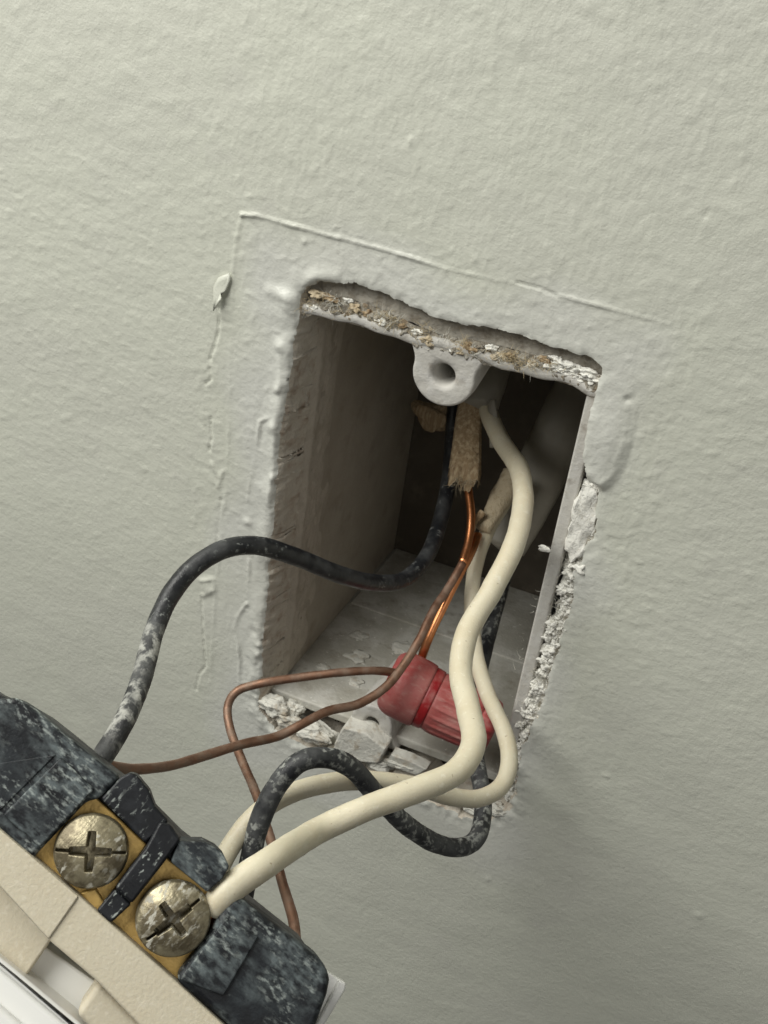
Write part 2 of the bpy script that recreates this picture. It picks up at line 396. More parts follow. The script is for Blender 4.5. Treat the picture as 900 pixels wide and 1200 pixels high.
# diagonal roller streaks
rot = np.stack([P3[:, 0]*0.8+P3[:, 2]*0.6, P3[:, 1], -P3[:, 0]*0.6+P3[:, 2]*0.8], 1)
H += 0.015*perlin(rot, (5, 1, 1.3), 6)*(0.6+perlin(P3, 20, 9))
H *= fade
def near_line(px, reach=4.0):
    L = px_poly(px)
    lo = L.min(0)-reach; hi = L.max(0)+reach
    m = np.where((PT[:, 0] > lo[0]) & (PT[:, 0] < hi[0]) & (PT[:, 1] > lo[1]) & (PT[:, 1] < hi[1]))[0]
    d, t, s = seg_dist(PT[m], L)
    return m, d, t, s
def ridge(px, h, w, seed=0, breakup=0.5, step=0.0):
    m, d, t, s = near_line(px)
    mod = np.clip(1-breakup+breakup*1.6*perlin(P3[m], 5.0, seed+20), 0, 1.5)
    wob = d+0.12*perlin(P3[m], 1.2, seed+30)
    H[m] += h*mod*np.exp(-(wob/w)**2)
    if step: H[m] += step*mod*np.where(s > 0, np.exp(-d/1.4), 0)*np.clip(t*12, 0, 1)*np.clip((1-t)*12, 0, 1)
# the trace of the cover plate: a paint ridge along its top and left edges
ridge([(284, 251), (300, 252), (340, 263), (380, 274), (420, 284), (460, 295), (490, 304), (523, 315)], 0.44, 0.25, 1, 0.3)
ridge([(523, 315), (560, 323), (605, 333), (650, 345)], 0.16, 0.22, 2, 0.6)
ridge([(606, 331), (630, 337), (652, 346)], -0.35, 0.20, 3, 0.2)
ridge([(650, 345), (700, 357), (740, 368), (785, 380)], 0.34, 0.25, 4, 0.5)
ridge([(284, 251), (277, 280), (273, 317)], 0.24, 0.28, 5, 0.4)
ridge([(273, 317), (270, 420), (267, 530), (263, 600), (252, 700), (247, 800)], 0.16, 0.25, 6, 0.6)
# cracks and lifted paint left of the opening
ridge([(256, 360), (257, 385), (252, 405), (246, 421)], -0.42, 0.22, 7, 0.2, 0.18)
ridge([(246, 432), (248, 445), (241, 450)], -0.36, 0.22, 8, 0.2, 0.2)
ridge([(247, 490), (248, 515), (245, 528)], -0.36, 0.20, 9, 0.2, 0.16)
ridge([(248, 542), (256, 560), (262, 552), (255, 571)], 0.32, 0.3, 10, 0.3)
ridge([(259, 585), (257, 610), (254, 640)], -0.3, 0.18, 11, 0.4, 0.14)
ridge([(236, 680), (250, 678), (252, 690), (238, 698)], 0.30, 0.5, 12, 0.2)
ridge([(237, 699), (239, 740), (242, 780), (234, 790), (230, 808)], -0.36, 0.22, 13, 0.25, 0.2)
# paint drips and folds beside the opening
ridge([(316, 488), (305, 494), (301, 527), (292, 569), (290, 587)], 0.40, 0.28, 14, 0.7, -0.15)
ridge([(292, 655), (291, 690), (290, 707)], 0.30, 0.25, 15, 0.6)
ridge([(290, 707), (281, 719), (275, 734), (279, 752), (282, 775), (281, 801)], 0.42, 0.32, 16, 0.6, -0.2)
ridge([(331, 385), (328, 420), (330, 450), (326, 480), (324, 520), (320, 560), (316, 600)], 0.5, 0.6, 17, 0.9)
ridge([(318, 340), (330, 345), (345, 350)], 0.5, 1.1, 18, 0.2)
for (a, b, h, w) in [(329, 405, 0.5, 0.9), (327, 455, 0.55, 0.8), (321, 500, 0.5, 0.9), (322, 560, 0.45, 0.7), (290, 612, 0.35, 0.8), (299, 740, -0.4, 1.0), (306, 755, 0.5, 0.8), (304, 765, 0.5, 0.8),
                     (243, 688, 0.35, 1.2), (335, 350, 0.3, 1.6), (325, 365, 0.25, 1.6), (356, 283, 0.2, 0.4), (481, 165, 0.3, 0.5), (572, 1030, 0.25, 0.45), (818, 1072, 0.3, 0.5), (828, 250, -0.25, 0.4), (710, 910, 0.3, 0.4), (735, 468, -0.3, 0.5)]:
    c = at(a, b)[[0, 2]]
    m = np.where((np.abs(PT[:, 0]-c[0]) < 4) & (np.abs(PT[:, 1]-c[1]) < 4))[0]
    d = np.hypot(PT[m, 0]-c[0], PT[m, 1]-c[1])+0.25*perlin(P3[m], 1.5, a)
    H[m] += h*np.exp(-(d/w)**2)
# thick lobe of paint at the upper right corner
lobe = resample(px_poly([(690, 455), (712, 440), (738, 455), (741, 490), (733, 530), (722, 560), (706, 572), (690, 566), (678, 540)]), 0.6)
m = np.where((PT[:, 0] > 15) & (PT[:, 0] < 45) & (PT[:, 1] > 15) & (PT[:, 1] < 55))[0]
dl = sdf(PT[m], lobe)+0.25*perlin(P3[m], 3.0, 40)
H[m] += 0.8*np.clip(0.5-dl/1.5, 0, 1)*np.clip((46-P3[m][:, 2])/9, 0.15, 1)
ridge([(736, 490), (730, 515), (716, 555)], -0.25, 1.2, 41, 0.1)
# edge of the skin: thicker and rounded on the left, broken elsewhere
e = np.where(near & (SDs < 4))[0]
lf = np.clip((-16-PT[e, 0])/4, 0, 1)
H[e] += lf*0.5*np.exp(-((SDs[e]-1.2)/1.5)**2)*(0.6+0.8*perlin(P3[e], 3.5, 42))
H[e] -= 0.45*np.exp(-SDs[e]/0.35)*(0.4+0.6*lf)
H[e] += (1-lf)*0.22*np.exp(-SDs[e]/1.2)*perlin(P3[e], 1.6, 43)
low = np.clip((-24-PT[e, 1])/6, 0, 1)
H[e] += low*0.5*np.exp(-SDs[e]/2.0)*fbm(P3[e], 2.0, 3, 44)

VW = np.stack([PT[:, 0], -H, PT[:, 1]], 1)
idx = np.arange(nx*nz).reshape(nz, nx)
q = np.stack([idx[:-1, :-1], idx[:-1, 1:], idx[1:, 1:], idx[1:, :-1]], -1).reshape(-1, 4)
q = q[keep[q].all(1)]
used = np.zeros(len(VW), bool); used[q.ravel()] = True
remap = -np.ones(len(VW), np.int64); remap[used] = np.arange(used.sum())
wall_me_v = VW[used]; wall_q = remap[q]

me = bpy.data.meshes.new('wall')
me.vertices.add(len(wall_me_v)); me.vertices.foreach_set('co', (wall_me_v*MM).ravel())
me.loops.add(wall_q.size); me.loops.foreach_set('vertex_index', wall_q.ravel().astype(np.int32))
me.polygons.add(len(wall_q))
me.polygons.foreach_set('loop_start', (np.arange(len(wall_q))*4).astype(np.int32))
me.update(calc_edges=True); me.validate()
me.polygons.foreach_set('use_smooth', np.ones(len(me.polygons), bool))
bare = np.clip((36.5+5*perlin(wall_me_v, 14, 50)-np.abs(wall_me_v[:, 0]))/7, 0, 1)*np.clip((59+5*perlin(wall_me_v, 14, 51)-np.abs(wall_me_v[:, 2]))/7, 0, 1)
a_ = me.attributes.new('bare', 'FLOAT', 'POINT'); a_.data.foreach_set('value', bare.astype(np.float32))
me.materials.append(M['wall'])
wall = bpy.data.objects.new('wall', me); COL.objects.link(wall)
wall['kind'] = 'structure'; wall['label'] = 'textured cream painted wall with a rough rectangular opening'

# the broken edge of the opening, swept inwards from the skin
edges = {}
for f_ in wall_q:
    for k in range(4):
        a, b = f_[k], f_[(k+1) % 4]
        edges[(a, b)] = 1
bnd = [(a, b) for (a, b) in edges if (b, a) not in edges]
bnd = [(a, b) for (a, b) in bnd if abs(wall_me_v[a, 0]) < 60 and abs(wall_me_v[a, 2]) < 70]
bv = sorted({i for e_ in bnd for i in e_}); bi = {i: k for k, i in enumerate(bv)}
B0 = wall_me_v[bv]
cen = np.array([2.0, 0, 3.0])
gi = np.stack([np.interp(B0[:, 0], gx, np.arange(nx)).round().astype(int), np.interp(B0[:, 2], gz, np.arange(nz)).round().astype(int)], 1)
GX = gxd.reshape(nz, nx)[gi[:, 1], gi[:, 0]]; GZ = gzd.reshape(nz, nx)[gi[:, 1], gi[:, 0]]
gg = np.hypot(GX, GZ)+1e-6; NX, NZ = -GX/gg, -GZ/gg        # towards the opening
isl = np.clip((-17-B0[:, 0])/3, 0, 1); isb = np.clip((-30-B0[:, 2])/4, 0, 1)*(1-isl); ist = np.clip((B0[:, 2]-40)/2, 0, 1)*(1-isl)
isr = np.clip(1-isl-isb-ist, 0, 1)
dep = isl*9.5+isb*9.0+ist*1.5+isr*1.7
inw = isl*np.clip(-22.1-B0[:, 0], 0.1, 3)+isb*1.4-ist*0.3-isr*0.5
rings = [B0]
NR = 14
for k in range(1, NR+1):
    t = k/NR
    R_ = B0.copy()
    R_[:, 1] = B0[:, 1]+dep*t
    off = inw*(t**0.6)
    R_[:, 0] += NX*off; R_[:, 2] += NZ*off
    nz_ = (0.45*perlin(R_, 2.4, 60)+0.28*perlin(R_, 1.0, 61))*min(1, t*4)*(1-0.6*t)*(0.35+0.65*(isl+isb))
    R_[:, 0] += NX*nz_; R_[:, 2] += NZ*nz_
    rings.append(R_)
nb = len(bv); V = np.vstack(rings); Fs = []
for a, b in bnd:
    ia, ib = bi[a], bi[b]
    for k in range(NR):
        Fs.append((k*nb+ib, k*nb+ia, (k+1)*nb+ia, (k+1)*nb+ib))
build('opening_edge', V, Fs, M['reveal'], wall)

def strip(name, pa, pb, ya, yb, mat, amp, wl, n=260, nt=26, seed=0, bulge=0.0, kind=None):
    """a rough sheet between two pixel polylines lying at depths ya and yb"""
    A = np.array([at(*p, ya) for p in pa]); Bq = np.array([at(*p, yb) for p in pb])
    def rs(Q):
        s = np.concatenate([[0], np.cumsum(np.linalg.norm(np.diff(Q, axis=0), axis=1))]); s /= s[-1]
        u = np.linspace(0, 1, n); return np.stack([np.interp(u, s, Q[:, j]) for j in range(3)], 1)
    A, Bq = rs(A), rs(Bq)
    t = np.linspace(0, 1, nt)[:, None, None]
    V = (A[None]*(1-t)+Bq[None]*t).reshape(-1, 3)
    tt = np.repeat(np.linspace(0, 1, nt), n)
    V[:, 1] -= bulge*np.sin(tt*math.pi)
    nn = fbm(V, wl, 4, seed)
    V[:, 1] -= amp*nn
    V[:, 2] += amp*0.4*fbm(V, wl, 2, seed+9); V[:, 0] += amp*0.4*fbm(V, wl, 2, seed+13)
    Fs = [(k*n+j, k*n+j+1, (k+1)*n+j+1, (k+1)*n+j) for k in range(nt-1) for j in range(n-1)]
    return build(name, V, Fs, mat, wall)
# torn brown paper above the box
TP = [(343, 345), (357, 333), (374, 323), (410, 326), (441, 334), (472, 347), (503, 363), (521, 370), (552, 374), (597, 383), (641, 398), (686, 410), (715, 424)]
MP = [(350, 362), (360, 352), (376, 345), (410, 350), (441, 360), (472, 374), (503, 387), (521, 394), (552, 398), (597, 408), (641, 420), (680, 432), (706, 442)]
LP = [(350, 374), (374, 368), (419, 382), (468, 394), (486, 406), (520, 413), (563, 427), (614, 437), (659, 448), (700, 463)]
strip('torn_paint_layer', TP, MP, 1.5, 1.9, M['torn_paint'], 0.22, 1.6, 420, 26, 3, bulge=-0.3)
strip('torn_paper', MP, LP, 1.6, 1.0, M['paper'], 0.42, 1.3, 420, 30, 5, bulge=0.45)
# broken gypsum along the right edge
strip('broken_gypsum', [(708, 560), (706, 590), (702, 628), (682, 668), (676, 707), (663, 753), (650, 795), (636, 837), (612, 891), (606, 940)],
      [(680, 566), (676, 590), (669, 628), (660, 664), (656, 700), (638, 753), (622, 797), (610, 837), (597, 885), (592, 935)], 1.2, 3.0, M['gypsum'], 0.95, 1.5, 420, 40, 6, bulge=1.0)
# plaster along the lower edge of the opening
strip('lower_plaster', [(296, 826), (322, 862), (354, 881), (389, 893), (432, 910), (482, 918), (500, 944), (539, 962), (574, 968), (604, 955)],
      [(310, 806), (335, 828), (370, 845), (400, 858), (440, 872), (480, 888), (510, 910), (540, 924), (570, 936), (598, 938)], 1.2, 4.0, M['plaster'], 0.9, 2.6, 260, 30, 8, bulge=0.9)

# dribbles of paint and plaster on the left side of the opening, toned paler as if lit
ny, nzz = 60, 420
yy = np.linspace(5.0, 24.0, ny); zz = np.linspace(-36.5, 43.0, nzz)
Yg, Zg = np.meshgrid(yy, zz); pp = np.stack([np.full(Yg.size, 0.0), Yg.ravel(), Zg.ravel()], 1)
th_ = 0.22+0.16*perlin(pp, (1, 4.5, 7.0), 31)+(0.20*perlin(pp, (1, 2.2, 2.6), 32)+0.09*perlin(pp, (1, 1.1, 1.2), 33))*np.clip(1.3-np.abs(pp[:, 1]-11)/5, 0, 1)-0.30*np.clip((pp[:, 1]-13)/10, 0, 1)-1.8*np.clip((8.0-pp[:, 1])/3, 0, 1)+0.15*np.clip((11-pp[:, 1])/3, 0, 1)
Vs = np.stack([-22.1+th_, pp[:, 1], pp[:, 2]], 1)
build('plaster_smear', Vs, [(k*ny+j, k*ny+j+1, (k+1)*ny+j+1, (k+1)*ny+j) for k in range(nzz-1) for j in range(ny-1)], M['smear'], wall)

# lumps of plaster and gypsum crumbs
def lump(name, px, py, Y, r, seed, mat, sub=3, rough=0.4, wl=0.9):
    V, Fs = lump_data(at(px, py, Y), r, seed, sub, rough, wl)
    return build(name, V, Fs, mat, wall)
for k, (px, py, Y, r, rg) in enumerate([(322, 828, 0.8, (3.2, 1.8, 2.0), 0.4), (338, 842, 0.6, (3.0, 1.6, 1.6), 0.4), (366, 858, 0.8, (4.2, 2.0, 1.9), 0.45), (345, 829, 2.5, (2.0, 1.5, 1.2), 0.4),
                                        (470, 893, 0.6, (3.4, 1.6, 1.0), 0.4), (445, 893, 0.2, (2.4, 1.5, 1.3), 0.4), (395, 885, 0.2, (3.0, 1.5, 1.4), 0.4), (515, 930, 0.8, (2.4, 1.2, 1.0), 0.5), (548, 943, 0.8, (2.8, 1.3, 1.1), 0.5), (580, 947, 0.7, (2.4, 1.3, 1.2), 0.5)]):
    lump('plaster_lump', px, py, Y, r, 70+k, M['plaster'], 4, rg, 0.8)
cr = resample(np.array([(690, 600), (682, 640), (665, 680), (660, 700), (650, 735), (638, 770), (630, 800), (620, 830), (608, 870), (600, 905), (597, 925)], float), 4.4, False)
for k, (a, b) in enumerate(cr):
    s = random.uniform(0.55, 1.15) if b > 660 else random.uniform(0.5, 0.8)
    lump('gypsum_crumb', a+random.uniform(-5, 11), b+random.uniform(-4, 4), random.uniform(0.9, 2.0), (s*random.uniform(.7, 1.3), s*.8, s*random.uniform(.7, 1.2)), 100+k, M['gypsum'], 3, 0.9, 0.8)
# white crumbs on the upper right edge
for k in range(16):
    t = k/15
    lump('gypsum_crumb', 648+t*56+random.uniform(-3, 3), 424+t*24+random.uniform(-6, 6), random.uniform(1.0, 1.6), np.array([1.5, .7, .7])*random.uniform(0.6, 1.0), 160+k, M['gypsum'], 3, 0.9, 0.8)
# shreds of paper and plaster along the torn strip
shred = resample(np.array([(356, 362), (376, 352), (420, 364), (468, 382), (500, 398), (540, 408), (580, 414), (620, 426), (650, 432)], float), 11.0, False)
for k, (a, b) in enumerate(shred):
    s = random.uniform(0.5, 1.1)
    lump('paper_shred', a+random.uniform(-3, 3), b+random.uniform(-9, 5), random.uniform(0.8, 1.5), (s*1.3, s*.55, s*random.uniform(.5, .9)), 240+k, [M['paper'], M['gypsum'], M['kraft_pale'], M['kraft']][k % 4], 3, 0.9, 0.8)
# flat block of plaster stuck in front of the lower boss
def chunk(name, pxs, Yf, Yb, mat, seed, amp=0.25, bev=0.35):
    Fr = np.array([at(*p, Yf) for p in pxs]); Bk = Fr+np.array([0, Yb-Yf, 0])
    n = len(pxs); V = np.vstack([Fr, Bk]); Fs = [tuple(range(n)), tuple(range(2*n-1, n-1, -1))]+[(i, (i+1) % n, n+(i+1) % n, n+i)[::-1] for i in range(n)]
    o = build(name, V, Fs, mat, wall)
    bevel(o, bev, 3, 20)
    s = o.modifiers.new('sub', 'SUBSURF'); s.subdivision_type = 'SIMPLE'; s.levels = 3; s.render_levels = 3
    tx = bpy.data.textures.new(name, 'CLOUDS'); tx.noise_scale = 0.0016; tx.noise_depth = 3
    d = o.modifiers.new('disp', 'DISPLACE'); d.texture = tx; d.strength = amp*2*MM; d.texture_coords = 'LOCAL'; d.mid_level = 0.5
    return o
chunk('plaster_block', [(391, 872), (402, 852), (428, 860), (452, 878), (444, 895), (418, 893), (392, 887)], -1.6, 3.0, M['plaster'], 1)
chunk('plaster_block', [(458, 884), (480, 892), (500, 902), (488, 909), (452, 897)], -0.6, 2.0, M['plaster'], 2, 0.15, 0.2)
# rough rub of gypsum between the lobe and the crumbs
chunk('plaster_block', [(682, 566), (700, 574), (702, 594), (697, 622), (684, 646), (668, 662), (661, 640), (670, 600)], 0.3, 3.0, M['gypsum'], 3, 0.8, 0.3)

# curled flake of paint
fl = px_poly([(252, 335), (258, 324), (270, 319), (272, 326), (267, 340), (262, 345), (263, 349), (255, 362), (254, 350)])
V = []; Fs = []
nf = len(fl); c0 = fl.mean(0)
for lay in (0, 1):
    for ring, s in ((0, 1.0), (1, 0.6), (2, 0.25)):
        for p in fl:
            w = c0+(p-c0)*s
            lift = 0.55+0.9*max(0, (c0[1]+1.5-w[1])/5.0)**1.2+0.12*perlin(np.array([[w[0], 0, w[1]]]), 1.4, 90)[0]
            V.append((w[0], -lift+(0.16 if lay else 0), w[1]))
for ring in range(2):
    for i in range(nf):
        a, b = ring*nf+i, ring*nf+(i+1) % nf
        Fs.append((a, b, b+nf, a+nf)); Fs.append((b+3*nf, a+3*nf, a+4*nf, b+4*nf))
Fs.append(tuple(range(2*nf, 3*nf))); Fs.append(tuple(range(5*nf, 6*nf))[::-1])
for i in range(nf):
    Fs.append((i, i+3*nf, (i+1) % nf+3*nf, (i+1) % nf))
build('paint_flake', V, Fs, M['wall'], wall)

# loose fibres of torn paper
def fibres(name, line, count, length, mat, Yr, spread, rad=0.05, outdir=(0, -0.6, -0.6), seed=0, parent=wall, clump=0.8):
    rr = random.Random(seed); J = Joined()
    L = resample(np.array(line, float), 1.0, False)
    tufts = [L[rr.randrange(len(L))]+np.array([rr.uniform(-1, 1), rr.uniform(-1, 1)])*spread for _ in range(max(4, count//16))]
    for _ in range(count):
        if rr.random() < clump:
            a, b = tufts[rr.randrange(len(tufts))]; a += rr.gauss(0, 2.2); b += rr.gauss(0, 1.8)
        else:
            a, b = L[rr.randrange(len(L))]
        p = at(a+rr.uniform(-spread, spread), b+rr.uniform(-spread, spread), rr.uniform(*Yr))
        d = np.array(outdir)+np.array([rr.gauss(0, .8), rr.gauss(0, .5), rr.gauss(0, .7)]); d /= np.linalg.norm(d)
        k = np.array([rr.gauss(0, .6), rr.gauss(0, .4), rr.gauss(0, .6)])
        l = length*rr.uniform(0.4, 1.5)
        pts = [p, p+d*l*.4+k*l*.1, p+d*l*.75+k*l*.35, p+d*l+k*l*.7]
        V, Fs = tube_data([(*q_, rad*(1.1-0.28*i)) for i, q_ in enumerate(pts)], rad, 7, 3, cap=False)
        J.add(V, Fs)
    o = J.build(name, mat, parent); o['kind'] = 'stuff'
    return o
fibres('paper_fibres', [(352, 360), (374, 350), (419, 362), (468, 380), (520, 398), (563, 412), (614, 422), (660, 432)], 360, 1.2, M['fibre'], (0.3, 1.0), 6, 0.042, (0, -0.5, 0.1), 1, clump=0.92)
fibres('pale_paper_fibres', [(374, 350), (419, 362), (468, 380), (520, 398), (563, 408), (614, 420), (690, 440)], 220, 1.2, M['pale_fibre'], (0.3, 1.0), 6, 0.042, (0, -0.5, 0.1), 2, clump=0.92)
fibres('gypsum_fibres', [(690, 600), (668, 660), (657, 700), (640, 760), (622, 810), (606, 860), (597, 900)], 210, 1.0, M['pale_fibre'], (0.0, 1.6), 7, 0.045, (-0.7, -0.6, 0.1), 3)
fibres('edge_fibres', [(672, 562), (658, 607), (645, 657), (622, 728), (602, 795)], 14, 1.2, M['pale_fibre'], (1.0, 2.0), 1.5, 0.035, (-1, -0.3, 0.3), 4, clump=0.0)

# unseen enclosure behind the wall, added to keep stray light out
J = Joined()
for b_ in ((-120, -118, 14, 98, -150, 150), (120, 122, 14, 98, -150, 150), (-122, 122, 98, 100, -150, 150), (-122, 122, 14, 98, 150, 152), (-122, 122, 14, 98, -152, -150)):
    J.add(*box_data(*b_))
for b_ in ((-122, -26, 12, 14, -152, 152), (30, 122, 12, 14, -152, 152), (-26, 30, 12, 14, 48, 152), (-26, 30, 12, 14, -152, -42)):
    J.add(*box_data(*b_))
J.build('cavity_light_block', M['light_block'], wall, smooth=False)

# ------------------------------------------------------------------ electrical box
XL, XR, ZB, ZT, YB = -22.0, 25.4, -37.2, 43.2, 66.0
box = thing('electrical_box', 'grey plastic electrical box set into the wall opening', 'electrical box', (1.5, 30, ZB))
BO = np.array([1.5, 30, ZB])
def bpart(name, V, Fs, mat, bev=0.4, smooth=True, parent=None):
    o = build(name, V, Fs, mat, None, origin=BO, smooth=smooth)
    o.location = (0, 0, 0); o.parent = parent or box
    if bev: bevel(o, bev, 3)
    return o
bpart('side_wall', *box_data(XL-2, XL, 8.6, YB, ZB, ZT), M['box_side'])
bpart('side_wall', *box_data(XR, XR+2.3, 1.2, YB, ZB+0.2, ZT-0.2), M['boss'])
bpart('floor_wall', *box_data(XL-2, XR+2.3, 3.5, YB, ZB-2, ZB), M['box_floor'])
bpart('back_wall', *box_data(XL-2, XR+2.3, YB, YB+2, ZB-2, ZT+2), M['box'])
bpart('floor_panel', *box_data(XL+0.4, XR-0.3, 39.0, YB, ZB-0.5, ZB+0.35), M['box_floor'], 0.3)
for k, (x_, y_, r_) in enumerate(((-12, 22, 2.4), (-15, 29, 1.8), (-5, 30, 3.0), (-9, 14, 1.4), (4, 12, 1.8), (-17, 15, 1.3), (12, 22, 2.2), (-2, 20, 1.0))):
    V, Fs = lump_data((x_, y_, ZB), (r_, r_*0.8, 0.25+0.08*r_), 330+k, 3, 0.6, 0.8)
    bpart('plaster_dab', V, Fs, M['plaster'], 0)
# top wall: its front rim is a slightly wavy lip
n = 120
prof = [(1.0, 0.0), (0.7, 0.25), (0.7, 1.1), (1.0, 1.5), (YB, 1.5), (YB, 0.0)]
xs = np.linspace(XL-2, XR+2.3, n)
V = []
for x in xs:
    sag = 0.25*math.sin(x*0.35)+0.15*math.sin(x*0.9+1)+0.7*math.exp(-((x-XR-1)/2.2)**2)*-1
    for (y, z) in prof: V.append((x, y, ZT+z*1.15+sag*(1 if y < 5 else 0.4)))
m_ = len(prof); Fs = [(i*m_+j, (i+1)*m_+j, (i+1)*m_+(j+1) % m_, i*m_+(j+1) % m_) for i in range(n-1) for j in range(m_)]
Fs += [tuple(range(m_))[::-1], tuple((n-1)*m_+j for j in range(m_))]
bpart('top_wall', V, Fs, M['boss'], 0)

def boss(c, rad, hole, y0, y1, up, web, flare, back=0.8):
    """screw boss: a rounded lug with a hole, open towards +z (up=1) or -z; a grid of rings from the hole to the outline"""
    cx, cz = c; n = 64; V = []; Fs = []
    def outline(a, k=1.0):
        # a: angle from the free end of the lug
        s, co = math.sin(a), math.cos(a)
        x, z = rad*k*s, -rad*k*co
        if co < 0:                    # towards the rim: widen into the flare
            t = min(1, -co*1.25); z = web*t**0.9*1.0 if True else z
            x = (rad*k*(1-0.03*math.sin(min(1, t*1.6)*math.pi))+flare*t**2.2)*(1 if s >= 0 else -1)*(1 if abs(s) > 0.25 else abs(s)/0.25)
            z = web*min(1, -co*1.15)
        return x, z*1.0
    rows = []
    angs = np.linspace(0, 2*math.pi, n, endpoint=False)
    def ring(fn): rows.append([fn(a) for a in angs])
    hl = lambda a, r: (r*math.sin(a), -r*math.cos(a))
    def P(x, y, z): return (cx+x, y, cz+z*up)
    ring(lambda a: P(*(lambda q_: (q_[0], y0+20, q_[1]))(hl(a, hole*0.9))))
    ring(lambda a: P(*(lambda q_: (q_[0], y0+0.5, q_[1]))(hl(a, hole*0.95))))
    ring(lambda a: P(*(lambda q_: (q_[0], y0+0.05, q_[1]))(hl(a, hole*1.12))))
    for t in (0.2, 0.45, 0.7, 0.88):
        ring(lambda a, t=t: P(*(lambda h_, o_: (h_[0]*(1-t)+o_[0]*t, y0, h_[1]*(1-t)+o_[1]*t))(hl(a, hole*1.12), outline(a, 0.97))))
    ring(lambda a: P(*(lambda o_: (o_[0], y0+0.05, o_[1]))(outline(a, 0.97))))
    ring(lambda a: P(*(lambda o_: (o_[0], y0+0.35, o_[1]))(outline(a, 1.0))))
    ring(lambda a: P(*(lambda o_: (o_[0], y0+3.0, o_[1]))(outline(a, 1.0))))
    ring(lambda a: P(*(lambda o_: (o_[0]*back, y1, o_[1] if o_[1] > 0 else o_[1]*back))(outline(a, 0.95))))
    V = np.array([p for r_ in rows for p in r_])
    V[:, 1] -= 0.12*fbm(V, 2.2, 3, cz)*(V[:, 1] < y0+1)
    for k in range(len(rows)-1):
        for j in range(n):
            j2 = (j+1) % n
            f_ = (k*n+j, k*n+j2, (k+1)*n+j2, (k+1)*n+j)
            Fs.append(f_ if up > 0 else f_[::-1])
    return V, Fs
o = bpart('screw_boss', *boss((2.5, 39.2), 5.3, 2.0, 0.8, 22, 1, 5.2, 1.3, 0.72), M['boss'], 0)
o['label'] = 'rounded screw boss with a hole at the top of the box'
o = bpart('screw_boss', *boss((-0.5, -35.2), 4.3, 1.45, 1.8, 20, -1, 4.2, 1.6, 0.9), M['boss'], 0)
o['label'] = 'plaster crusted screw boss at the bottom of the box'

# ------------------------------------------------------------------ cables at the back of the box
def rel(o, V): return V
def cable_part(name, pts, mat, root, org, **k):
    V, Fs = tube_data(pts, 1.0, **k)
    o = build(name, V, Fs, mat, None, origin=org); o.location = (0, 0, 0); o.parent = root
    return o
A = lambda px, py, Y, r=None: (*at(px, py, Y), r) if r is not None else tuple(at(px, py, Y))
org = at(600, 620, 34)
sheath = thing('cable', 'flat pale grey sheathed cable running down behind the thick cream wire', 'cable', org)
cable_part('outer_sheath', [A(742, 350, 60, 5.6), A(690, 440, 54, 5.6), A(650, 520, 47, 5.5), A(615, 590, 40, 5.3), A(590, 640, 35, 4.6)], M['sheath'], sheath, org, flat=0.42, seg=28, lump=0.15, axis=(0.2, 1, 0.3))
V, Fs = tube_data([A(604, 556, 36, 2.6), A(590, 580, 32, 2.2), A(574, 606, 28, 1.75), A(566, 622, 26, 1.6)], 2, seg=22, flat=0.7, lump=0.35, lumpwl=2.2, axis=(0.1, 1, 0))
o = build('paper_filler', V, Fs, M['kraft_pale'], None, origin=org); o.location = (0, 0, 0); o.parent = sheath
V, Fs = tube_data([A(566, 600, 26, 0.9), A(556, 612, 25, 0.7), A(553, 625, 24, 0.35)], 2, seg=8, flat=0.3, lump=0.2, axis=(0.1, 1, 0))
o = build('torn_paper_strip', V, Fs, M['kraft'], None, origin=org); o.location = (0, 0, 0); o.parent = sheath

org = at(545, 520, 34)
kr = thing('cable', 'brown paper wrapped cable end hanging behind the top screw boss', 'cable', org)
def crumpled(name, px_line, w, Y, mat, seed, root, teeth=1.9):
    """paper sleeve: an open curved sheet with fold ridges and a torn lower edge"""
    C_ = spline([at(a, b, y) for (a, b), y in zip(px_line, Y)], 60); n = 46; V = []
    rr = np.random.default_rng(seed); tear = np.convolve(rr.normal(size=n+6), np.ones(3)/3, 'same')[3:-3]*teeth
    fold = 0.30*perlin(np.column_stack([np.linspace(0, 9, n), np.zeros(n), np.zeros(n)]), 1.0, seed)+0.16*perlin(np.column_stack([np.linspace(0, 9, n), np.zeros(n), np.zeros(n)]), 0.4, seed+2)
    for k, c in enumerate(C_):
        t = k/59
        for j in range(n):
            a = -2.5+5.0*j/(n-1)
            r = w*(0.78+0.3*t)*(1+fold[j]*(0.6+0.4*t))
            dz = tear[j]*max(0, t-0.75)/0.25
            V.append((c[0]+r*math.sin(a), c[1]-r*0.62*math.cos(a), c[2]+dz))
    V = np.array(V); V += (0.3*fbm(V, (1.6, 1.6, 6.0), 3, seed))[:, None]*np.array([0.3, -1, 0])
    Fs = [(k*n+j, k*n+j+1, (k+1)*n+j+1, (k+1)*n+j) for k in range(59) for j in range(n-1)]
    o = build(name, V, Fs, mat, None, origin=org); o.location = (0, 0, 0); o.parent = root
    return o
crumpled('paper_wrap', [(553, 462), (549, 500), (547, 530), (544, 562)], 3.1, [40, 35, 31, 28], M['kraft'], 4, kr)
fb = fibres('paper_fray', [(530, 560), (545, 564), (560, 562)], 60, 1.6, M['kraft_pale'], (25, 28), 2, 0.05, (0, -0.1, -1), 8, parent=wall, clump=0.3)
fb.parent = kr; fb.location = -np.asarray(org)*MM
cable_part('outer_sheath', [A(585, 390, 52, 5.4), A(570, 440, 44, 5.4), A(560, 478, 39, 5.0)], M['sheath'], kr, org, flat=0.6, seg=26, lump=0.2, axis=(0.2, 1, 0.3))
V, Fs = lump_data(at(506, 488, 42), (4.4, 2.0, 3.0), 33, 3, 0.35, 1.2)
